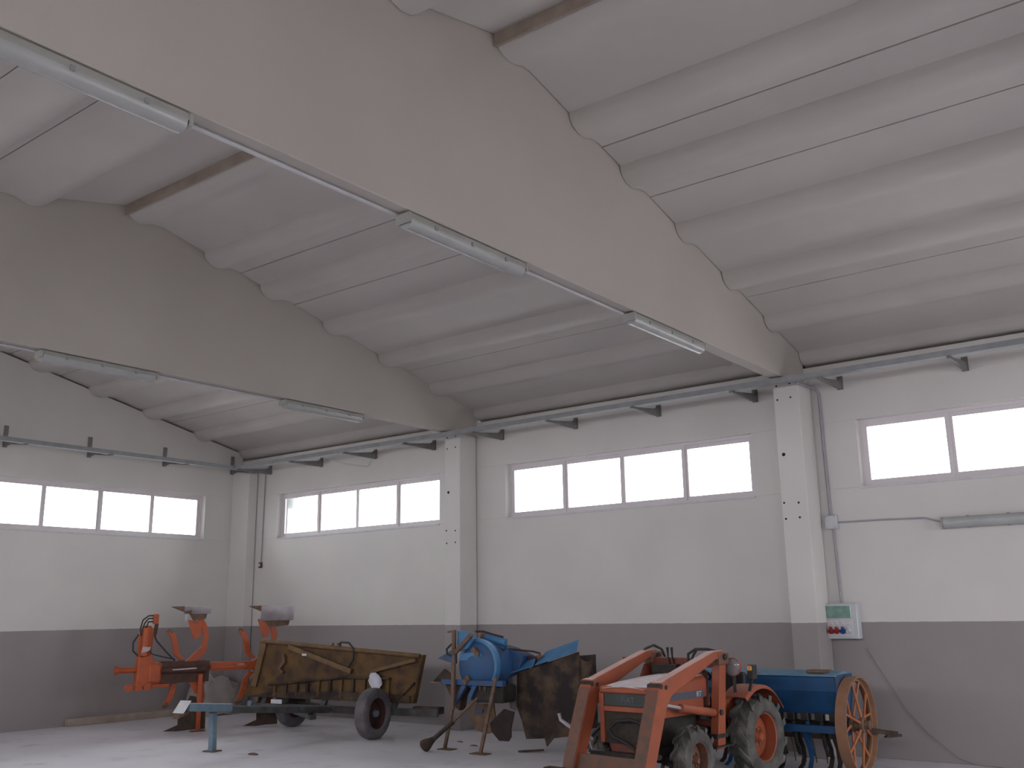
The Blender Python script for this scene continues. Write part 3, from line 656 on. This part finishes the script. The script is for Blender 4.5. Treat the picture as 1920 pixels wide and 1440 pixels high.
MB().tube([(-1.39, FY - .015, 1.25), (1.42, FY - .015, 1.05)], .032).build('top_rail', 'yellow_rib', sr, smooth=50)
MB().bar((-1.33, FY - .02, 1.22), (-1.50, FY - .02, .60), .10, .03, (0, 1, 0)).build('corner_post', 'yellow_rib', sr, bevel=.005)
MB().bar((-.84, FY - .035, 1.17), (.30, FY - .035, .835), .07, .075).build('diagonal_brace', 'yellow_rib', sr, bevel=.012)
MB().bar((.62, FY - .03, .835), (1.37, FY - .03, 1.0), .06, .05).build('diagonal_brace', 'yellow_rib', sr, bevel=.01)
MB().bar((-1.2, FY - .03, .63), (.16, FY - .03, .755), .05, .03).build('lower_rail', 'mudsteel', sr, bevel=.005)
MB().bar((.16, FY - .03, .755), (.95, FY - .03, .75), .05, .03).build('lower_rail', 'mudsteel', sr, bevel=.005)
for k in range(11):
    x = -1.1 + k * .2; h = .72 if x < .3 else .74
    MB().bar((x, FY - .018, .47), (x + .012, FY - .018, h - (.06 if x < -.4 else 0)), .05, .03, (0, 1, 0)).build('stiffener_rib', 'mudsteel' if k % 2 else 'yellow', sr, bevel=.004)
MB().prism([(-1.62, FY - .03, .455), (1.27, FY - .03, .43), (1.27, FY - .03, .53), (.1, FY - .03, .56), (-1.2, FY - .03, .52)], (0, .02, 0)).build('cutting_edge', 'mudsteel', sr, bevel=.003)
MB().bar((1.05, FY - .02, .46), (1.34, FY - .02, .70), .04, .02).build('skid_plate', 'mudsteel', sr)
MB().tube([(-.95, FY - .03, 1.06), (-.92, FY - .04, .96), (-1.0, FY - .045, .86), (-.93, FY - .04, .80)], .028).build('hook_arm', 'rust', sr, smooth=50)
MB().tube([(.06, FY - .01, 1.19), (.10, FY - .04, 1.235), (.25, FY - .05, 1.225), (.33, FY - .05, 1.15), (.33, FY - .045, 1.0), (.22, FY - .04, .88)], .014).build('hydraulic_hose', 'black', sr, smooth=60)
MB().cyl((-.10, FY, 1.165), (-.06, FY, 1.215), .018).build('hose_coupling', 'rust', sr); MB().cyl((.05, FY - .01, 1.17), (.05, FY - .01, 1.225), .03).build('hose_coupling', 'rust', sr)
MB().box(-1.60, 1.72, .325, .362, .272, .368).build('chassis_beam', 'chassis', sr, bevel=.006)
for xx in (-1.3, -.2, 1.0): MB().bar((xx, .345, .35), (xx, FY + .04, .46), .08, .05).build('body_support', 'chassis', sr)
MB().box(1.3, 1.72, .36, .50, .30, .39).build('beam_end', 'mudsteel', sr, bevel=.006)
MB().bar((-1.06, .80, .33), (.86, -.03, .33), .07, .07).build('axle', 'engine', sr)
for x, yy, s in ((.93, -.02, 1), (-1.14, .82, -1)):
    w = empty('trailer_wheel', (x, yy, .327)); w.parent = sr; w.rotation_euler = (0, 0, R(90) if s < 0 else R(-90))
    tyre_mb(.327, .20, .19).build('tyre', 'tyre_pale', w, smooth=35)
    MB().lathe([(0, .03), (.06, .03), (.07, .01), (.18, -.02), (.20, .06), (.216, .078), (.205, -.07), (.0, -.05)], (0, 0, 0), (0, 1, 0), 28).build('rim', 'rimred', w, smooth=35)
    MB().lathe([(0, .075), (.04, .07), (.05, .03)], (0, 0, 0), (0, 1, 0), 14).build('hub_cap', 'bluegrey', w, smooth=35)
for xx, y1 in ((.78, -.0), (-1.02, .80)): MB().bar((xx, .34, .32), (xx, y1, .33), .07, .07).build('axle_arm', 'engine', sr)
MB().bar((-.25, -1.40, .465), (-.10, .33, .31), .09, .085).build('drawbar_rear', 'chassis', sr, bevel=.008)
MB().bar((-.75, .33, .30), (-.05, -.05, .25), .10, .07).build('drawbar_brace', 'chassis', sr, bevel=.008)
db = MB(); db.prism([(-.34, -2.22, .515), (-.16, -2.22, .515), (-.16, -1.50, .45), (-.34, -1.50, .45)], (0, 0, .095)); db.build('drawbar_front', 'bluegrey', sr, bevel=.008)
MB().prism([(-.34, -2.32, .50), (-.16, -2.32, .50), (-.16, -2.215, .625), (-.34, -2.215, .625)], (0, .012, .012)).build('reflective_plate', 'whitepaint', sr, bevel=.003)
MB().prism([(-.30, -2.36, .47), (-.20, -2.36, .47), (-.20, -2.2, .52), (-.30, -2.2, .52)], (0, 0, -.03)).build('hitch_eye', 'rust', sr, bevel=.004)
MB().bar((-.25, -1.745, .46), (-.25, -1.725, .008), .075, .075, (1, 0, 0)).build('support_leg', 'bluegrey', sr, bevel=.006)
MB().box(-.34, -.16, -1.80, -1.65, 0, .014).build('foot_plate', 'rust', sr, bevel=.003)
MB().box(-1.12, -.92, .30, .325, .37, .43).build('licence_bracket', 'whitepaint', sr, bevel=.006)
MB().box(-.56, -.48, FY - .082, FY - .074, 1.045, 1.075).build('white_tag', 'whitepaint', sr)
MB().box(-1.56, -1.48, .30, .325, .30, .40).build('reflector', 'bluegrey', sr, bevel=.004)
rg = tag(MB().sheet([[(.67 + .15 * j / 4 + .015 * math.sin(i * 1.7 + j) - .055 * (i / 5) * (1 if j < 2 else -.3), FY - .075 - .018 * math.sin(2.1 * j + i * .8), .60 + .25 * i / 5 - (.09 * abs(j - 1.6) / 2 if i == 5 else .03 * (i / 5) * abs(j - 1.6))) for j in range(5)] for i in range(6)], .006).build('rag', 'rag', smooth=60), 'crumpled white rag hanging on the yellow scraper above its wheel', 'rag')
rg.location = sr.location; rg.rotation_euler = sr.rotation_euler

# ================================================================== REVERSIBLE PLOUGH
pl = empty('reversible_plough', (2.21, -2.605, 0), math.atan2(.9165, .4) + R(1)); tag(pl, 'orange reversible plough with steel mouldboards standing by the left wall', 'plough')
MB().box(.30, 1.48, -.06, .06, .832, .952).build('main_beam', 'plough', pl, bevel=.006)
MB().box(.42, .98, -.085, -.06, .86, .91).build('beam_cover', 'plough', pl, bevel=.008)
MB().box(.82, .92, -.09, -.06, .905, .92).build('beam_badge', 'steel', pl)
for y in (-.13, .10): MB().box(-.30, .40, y, y + .03, .69, .985).build('frame_plate', 'ploughdark', pl, bevel=.005)
MB().cyl((-.28, -.155, .865), (.34, -.155, .865), .045).build('turnover_cylinder', 'ploughdark', pl, smooth=40)
MB().cyl((-.14, -.205, .875), (.20, -.205, .885), .011).build('cylinder_rod', 'chrome', pl, smooth=40)
MB().box(-.46, -.27, -.15, .15, .70, .98).build('gear_housing', 'plough', pl, bevel=.03)
MB().prism([(-.62, -.13, .66), (-.40, -.13, .62), (-.36, -.13, .98), (-.44, -.13, 1.10), (-.60, -.13, 1.06)], (0, .26, 0)).build('headstock', 'plough', pl, bevel=.02)
MB().prism([(-.60, -.07, 1.02), (-.42, -.07, 1.02), (-.40, -.07, 1.42), (-.44, -.07, 1.50), (-.55, -.07, 1.50), (-.60, -.07, 1.38)], (0, .14, 0)).build('headstock_tower', 'plough', pl, bevel=.02)
MB().cyl((-.52, -.10, 1.08), (-.505, -.10, 1.47), .06).build('lift_cylinder', 'plough', pl, smooth=40)
MB().prism([(-.58, -.165, 1.12), (-.47, -.165, 1.15), (-.45, -.165, 1.20), (-.56, -.165, 1.21)], (0, .01, 0)).build('warning_plate', 'steel', pl)
MB().cyl((-.89, -.02, .886), (-.55, -.02, .886), .042).build('cross_shaft', 'plough', pl, smooth=40)
MB().cyl((-.90, -.02, .886), (-.86, -.02, .886), .062).build('shaft_collar', 'plough', pl, smooth=40)
MB().bar((-.76, -.08, .655), (-.16, -.08, .66), .08, .06).build('lower_link_bar', 'plough', pl, bevel=.012)
for x in (-.70, -.58, -.46): MB().cyl((x, -.15, .645), (x, .0, .645), .05).build('link_pin', 'plough', pl, smooth=40)
MB().box(-.42, -.345, -.06, .02, 1.52, 1.665).build('valve_block', 'plough', pl, bevel=.012)
MB().bar((-.365, -.02, 1.53), (-.385, -.02, 1.36), .04, .05).build('valve_bracket', 'ploughdark', pl)
for k, (dz, dx) in enumerate(((0, 0), (-.04, .03), (-.085, .06))):
    MB().tube([(-.40, -.03, 1.645 + dz), (-.49, -.05, 1.64 + dz), (-.57 + dx, -.07, 1.58 + dz), (-.60 + dx, -.09, 1.46), (-.59 + dx, -.10, 1.36)], .011).build('hydraulic_hose', 'black', pl, smooth=60)
MB().tube([(-.62, -.1, 1.38), (-.69, -.11, 1.27), (-.685, -.12, 1.15), (-.61, -.13, 1.08)], .012).build('hydraulic_hose', 'black', pl, smooth=60)
MB().tube([(-.39, -.05, 1.36), (-.36, -.08, 1.28), (-.22, -.12, 1.12), (-.10, -.13, 1.0)], .012).build('hydraulic_hose', 'black', pl, smooth=60)
MB().tube([(-.47, -.15, 1.15), (-.42, -.15, 1.10), (-.28, -.15, 1.06), (-.1, -.14, 1.02)], .009).build('hydraulic_hose', 'black', pl, smooth=60)
# parking stand
MB().bar((.27, -.16, .80), (.275, -.16, .012), .06, .06, (1, 0, 0)).build('stand_leg', 'plough', pl, bevel=.006)
MB().box(.17, .37, -.22, -.10, 0, .014).build('stand_foot', 'rust', pl)
MB().prism([(.10, -.1, .74), (.38, -.1, .74), (.31, -.1, .56), (.22, -.1, .52)], (0, .04, 0)).build('stand_bracket', 'plough', pl, bevel=.005)
def plough_body(X, up_side):
    s = 1 if up_side else -1; zb = .893
    Z = lambda h: zb + s * h
    nm = 'upper_body' if up_side else 'lower_body'
    b = empty(nm, (X, 0, 0)); b.parent = pl
    # bent leg from the beam out to the mouldboard
    path = [(.02, 0, Z(.05)), (.16, .02, Z(.17)), (.30, .05, Z(.30)), (.335, .06, Z(.44)), (.30, .06, Z(.60)), (.24, .05, Z(.70))]
    wd = [.10, .095, .09, .085, .085, .085]
    MB().sheet([[(x - w * .5 if i > 2 else x - w * .2, y - .02, z) , (x + w * .5, y - .02, z - (s * w if i < 3 else 0))] for i, ((x, y, z), w) in enumerate(zip(path, wd))], .045).build('leg', 'plough', b, bevel=.004)
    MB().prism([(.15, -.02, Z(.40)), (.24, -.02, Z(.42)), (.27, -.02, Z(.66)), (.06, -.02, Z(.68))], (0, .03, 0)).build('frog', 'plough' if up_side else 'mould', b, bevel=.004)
    # mouldboard: twisted steel sheet
    L0, L1 = (-.02, .37) if X < .6 else (.08, .60 if up_side else .40)
    h0, h1 = ((.77, .875) if X < .6 else (.655, .87)) if up_side else (.54, .87)
    rows = []
    for i in range(7):
        t = i / 6; x = L0 + (L1 - L0) * t; tw = .12 * t * t
        rows.append([(x, -.06 - .05 * (1 - t) + .05 * q * q * (1 - .5 * t) - tw * .3, Z(h1 - (h1 - (h0 if up_side else h0 + .05 * t)) * q)) for q in (0, .33, .66, 1)])
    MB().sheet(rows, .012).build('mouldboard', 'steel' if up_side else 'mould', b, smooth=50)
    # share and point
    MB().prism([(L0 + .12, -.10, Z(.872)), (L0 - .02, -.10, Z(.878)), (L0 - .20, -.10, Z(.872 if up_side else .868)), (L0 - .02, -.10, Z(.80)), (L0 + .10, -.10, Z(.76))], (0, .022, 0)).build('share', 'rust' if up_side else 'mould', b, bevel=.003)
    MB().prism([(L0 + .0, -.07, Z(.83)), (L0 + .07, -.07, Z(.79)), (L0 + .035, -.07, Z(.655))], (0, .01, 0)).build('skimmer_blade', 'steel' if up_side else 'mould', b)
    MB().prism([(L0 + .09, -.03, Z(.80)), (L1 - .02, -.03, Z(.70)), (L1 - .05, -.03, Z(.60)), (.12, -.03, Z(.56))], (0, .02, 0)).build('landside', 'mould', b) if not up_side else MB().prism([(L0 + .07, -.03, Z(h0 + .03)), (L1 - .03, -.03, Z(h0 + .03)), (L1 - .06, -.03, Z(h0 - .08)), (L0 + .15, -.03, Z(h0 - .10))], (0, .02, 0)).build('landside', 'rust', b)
    # skim coulter arm leaning forward
    MB().sheet([[(x - .04, -.02, z), (x + .045, -.02, z)] for x, z in ((.0, Z(.10)), (-.09, Z(.20)), (-.11, Z(.33)), (-.145, Z(.44)), (-.20, Z(.52)))], .04).build('coulter_arm', 'plough', b, bevel=.004)
    MB().cyl((-.235, -.035, Z(.54)), (-.16, -.035, Z(.50)), .028).build('coulter_head', 'rust', b)
for X in (.02, 1.06):
    plough_body(X, True); plough_body(X, False)

# ================================================================== BLUE IMPLEMENT
im = empty('blue_implement', (7.2, -2.0, 0)); tag(im, 'blue and rusty tractor implement standing on two thin legs', 'implement')
# headstock and legs
MB().bar((-.175, -.01, 1.41), (-.20, -.01, .47), .05, .035, (0, 1, 0)).build('headstock_post', 'rust', im, bevel=.004)
MB().bar((-.20, -.01, .50), (-.355, .02, .01), .04, .03, (0, 1, 0)).build('support_leg', 'rust', im, bevel=.003)
MB().box(-.42, -.22, -.05, .09, 0, .012).build('foot_plate', 'rust', im, bevel=.002)
MB().bar((.445, .03, .86), (.285, -.075, .01), .042, .03, (0, 1, 0)).build('support_leg', 'rust', im, bevel=.003)
MB().box(.17, .40, -.15, -.01, 0, .012).build('foot_plate', 'rust', im, bevel=.002)
MB().prism([(-.15, .02, 1.40), (.08, .02, 1.375), (.10, .02, 1.30), (.0, .02, 1.18), (-.16, .02, 1.15)], (0, .05, 0)).build('top_plate', 'bluelight', im, bevel=.004)
MB().bar((-.16, -.01, 1.14), (.10, .0, 1.36), .05, .03, (0, 1, 0)).build('top_brace', 'rust', im)
MB().tube([(-.27, -.02, 1.385), (-.18, -.02, 1.395)], .012).build('hitch_pin', 'rust', im); MB().tube([(-.21, -.02, 1.24), (-.29, -.02, 1.18), (-.28, -.02, 1.12), (-.2, -.02, 1.10)], .014).build('lever', 'black', im, smooth=50)
# domed blue cover with a raised rim
MB().lathe([(0, -.02), (.10, -.015), (.22, .02), (.285, .06), (.30, .10), (.30, .38), (0, .38)], (.09, .04, .985), (0, 1, 0), 36).build('domed_cover', 'blue', im, smooth=35)
MB().lathe([(.285, .05), (.315, .055), (.325, .09), (.315, .14), (.295, .15)], (.09, .04, .985), (0, 1, 0), 26, -125, 40).build('cover_rim', 'bluelight', im, smooth=40)
MB().prism([(-.12, .03, 1.13), (.20, .03, 1.15), (.24, .03, 1.10), (.06, .03, 1.05), (-.12, .03, 1.04)], (0, .03, 0)).build('cover_band', 'bluelight', im, bevel=.004)
for x, z in ((.12, 1.17), (.17, 1.13), (-.02, .80), (.02, .84)): MB().cyl((x, .0, z), (x, .05, z), .035, n=10).build('bolt_boss', 'rust', im, smooth=40)
MB().prism([(-.545, .1, 1.06), (-.30, .1, 1.17), (-.24, .1, 1.16), (-.24, .1, 1.0), (-.33, .1, 1.01)], (0, .02, 0)).build('side_wing', 'blue', im)
MB().prism([(-.60, .06, .775), (-.44, .10, .93), (-.30, .10, .86), (-.26, .08, .76)], (0, .03, 0)).build('guard_plate', 'mudsteel', im)
MB().box(-.60, -.40, .02, .06, .765, .785).build('guard_lip', 'rust', im)
MB().prism([(-.44, .1, .775), (-.05, .1, .775), (-.15, .1, .62), (-.19, .1, .45), (-.25, .1, .48)], (0, .12, 0)).build('lower_guard', 'mudsteel', im, bevel=.004)
MB().box(-.42, .55, .02, .09, .755, .82).build('cross_beam', 'blue', im, bevel=.006)
MB().bar((-.05, .05, .76), (-.22, .05, .55), .06, .04, (0, 1, 0)).build('stay_bar', 'blue', im); MB().bar((.02, .05, .60), (.14, .05, .80), .05, .04, (0, 1, 0)).build('stay_bar', 'blue', im)
MB().box(.02, .50, .08, .36, .56, .77).build('gearbox', 'engine', im, bevel=.03)
for x in (.16, .24): MB().box(x, x + .018, .06, .075, .70, .755).build('tie_strap', 'yellow_rib', im)
# drive shaft with its cup lying on the floor
MB().tube([(.20, -.02, .62), (-.10, -.13, .34)], .018).build('drive_shaft', 'steel' if False else 'rust', im, smooth=50)
MB().tube([(-.09, -.125, .35), (-.20, -.165, .255), (-.34, -.215, .135)], [.03, .026, .03]).build('shaft_sleeve', 'engine', im, smooth=50)
MB().lathe([(0, 0), (.03, 0), (.045, .05), (.07, .11), (.075, .15), (.06, .17), (0, .165)], (-.325, -.21, .148), (-.70, -.26, -.52), 18).build('shaft_cup', 'mudsteel', im, smooth=40)
# hydraulic ram and pipes
MB().cyl((.08, .30, 1.315), (.34, .36, 1.25), .048).build('ram', 'bluelight', im, smooth=40); MB().cyl((.02, .29, 1.33), (.08, .30, 1.315), .04).build('ram_end', 'rust', im, smooth=40)
MB().cyl((.05, .26, 1.25), (.36, .33, 1.185), .03).build('ram_lower', 'blue', im, smooth=40)
MB().tube([(-.05, .25, 1.385), (.05, .28, 1.385), (.18, .32, 1.345), (.31, .35, 1.315)], .013).build('hydraulic_pipe', 'redplug' if False else 'rimred', im, smooth=60)
MB().tube([(.30, .44, 1.17), (.45, .5, 1.155), (.62, .55, 1.14), (.73, .53, 1.12), (.76, .5, 1.08)], .011).build('hydraulic_pipe', 'rimred', im, smooth=60)
MB().cyl((.745, .46, 1.065), (.775, .50, 1.095), .024).build('pipe_union', 'rust', im)
# rear blue body, slanted covers
MB().prism([(.10, .42, .80), (.10, .42, 1.22), (.30, .42, 1.18), (.55, .42, 1.09), (.50, .42, .95), (.30, .42, .80)], (0, .25, 0)).build('rear_body', 'blue', im, bevel=.01)
MB().cyl((.27, .38, .93), (.27, .45, .93), .045).build('bolt_boss', 'rust', im, smooth=40)
def slant(nm, lo, hi, m): MB().sheet([[lo[0], lo[1]], [hi[0], hi[1]]], .012).build(nm, m, im)
slant('slanted_cover', [(.33, .40, .865), (.72, .42, .975)], [(.38, .60, 1.03), (.62, .62, 1.085)], 'bluelight')
slant('slanted_cover', [(.74, .42, .98), (1.30, .50, 1.15)], [(.77, .62, 1.13), (1.22, .66, 1.27)], 'bluelight')
slant('paint_patch', [(.20, .375, .825), (.36, .39, .875)], [(.30, .46, .97), (.37, .48, .985)], 'paleblue')
MB().box(.48, .74, .55, .70, .95, 1.08).build('inner_housing', 'rimred', im, bevel=.02)
# big rusted side plate and hopper behind it
MB().prism([(.24, .43, .83), (1.30, .52, 1.145), (1.30, .52, .95), (1.29, .52, .21), (.95, .48, .16), (.56, .45, .13), (.50, .44, .35), (.36, .43, .66)], (0, .03, 0)).build('side_plate', 'mudsteel', im, bevel=.004)
MB().prism([(.55, .48, .22), (1.28, .55, .25), (1.28, .55, 1.10), (.6, .48, .92)], (-.02, .42, 0)).build('hopper_box', 'mudsteel', im, bevel=.01)
MB().sheet([[(.33, .41, .82), (.46, .41, .87)], [(.37, .38, .66), (.48, .38, .66)], [(.36, .40, .48), (.45, .40, .45)]], .01).build('curved_shield', 'shield', im, smooth=60)
MB().prism([(1.31, .55, 1.06), (1.37, .55, 1.035), (1.43, .55, 1.03), (1.485, .55, 1.07), (1.45, .55, .93), (1.40, .55, .76), (1.30, .55, .74)], (0, .015, 0)).build('torn_flap', 'mudsteel', im)
MB().sheet([[(.30, .36, .47), (.44, .38, .44)], [(.10, .33, .30), (.40, .36, .25)], [(.12, .34, .20), (.40, .36, .15)], [(.22, .36, .10), (.36, .37, .10)]], .02).build('curved_blade', 'maroon', im, smooth=60)
MB().prism([(-.33, .46, .48), (.06, .46, .52), (.10, .46, .20), (-.03, .46, .155), (-.22, .46, .18), (-.32, .46, .30)], (0, .02, 0)).build('hanging_plate', 'rust', im)
MB().box(-.22, -.10, .44, .46, .40, .44).build('plate_bracket', 'blue', im)
MB().prism([(.82, .47, .16), (.95, .48, .17), (.84, .48, .06)], (0, .02, 0)).build('tine_tip', 'mudsteel', im)
MB().bar((.56, .30, .008), (.85, .40, .03), .04, .02).build('ground_bar', 'mudsteel', im)
MB().bar((1.1, .9, .2), (1.12, .9, .005), .06, .06).build('rear_leg', 'mudsteel', im)

# ================================================================== LOOSE THINGS
rows = []
for i in range(8):
    r = []
    for j in range(9):
        u, v = i / 7, j / 8
        h = .64 * (max(math.sin(math.pi * v), 0) ** .3) * (1 - .12 * u) * (1 if 0 < i < 7 else .0)
        r.append((.12 + .62 * u, -1.15 + .90 * v, max(.004, h * (1 + .13 * math.sin(3.7 * i + 2.3 * j) + .07 * math.sin(1.9 * i - 4.1 * j)) + .02 * math.sin(5 * j))))
    rows.append(r)
tag(MB().sheet([r[::-1] for r in rows], .006).build('tarpaulin_heap', 'tarp', smooth=60), 'pale crumpled tarpaulin heap in the corner behind the plough', 'tarpaulin')
tag(MB().box(.02, .14, -3.1, -1.2, 0, .11).build('timber_beam', 'raw', bevel=.008), 'grey timber beam lying along the foot of the left wall', 'timber')
for i, (nm, x, y, s, l) in enumerate((('clod', 5.17, -3.53, .055, 'small dark clod on the floor in front of the scraper'), ('scrap', 6.95, -1.55, .04, 'little reddish scrap between the scraper and the blue implement'),
                                 ('crumb', 6.55, -1.35, .03, 'tiny dark crumb right of the scraper wheel'))):
    m = MB(); m.lathe([(0, 0), (s, 0), (s * .8, s * .25), (s * .3, s * .4), (0, s * .38)], (0, 0, 0), (0, 0, 1), 7)
    o = m.build(nm, 'debris'); o.location = (x, y, 0.0); o.scale = (1.7, .8, 1); tag(o, l, 'debris', 'bits on the floor')
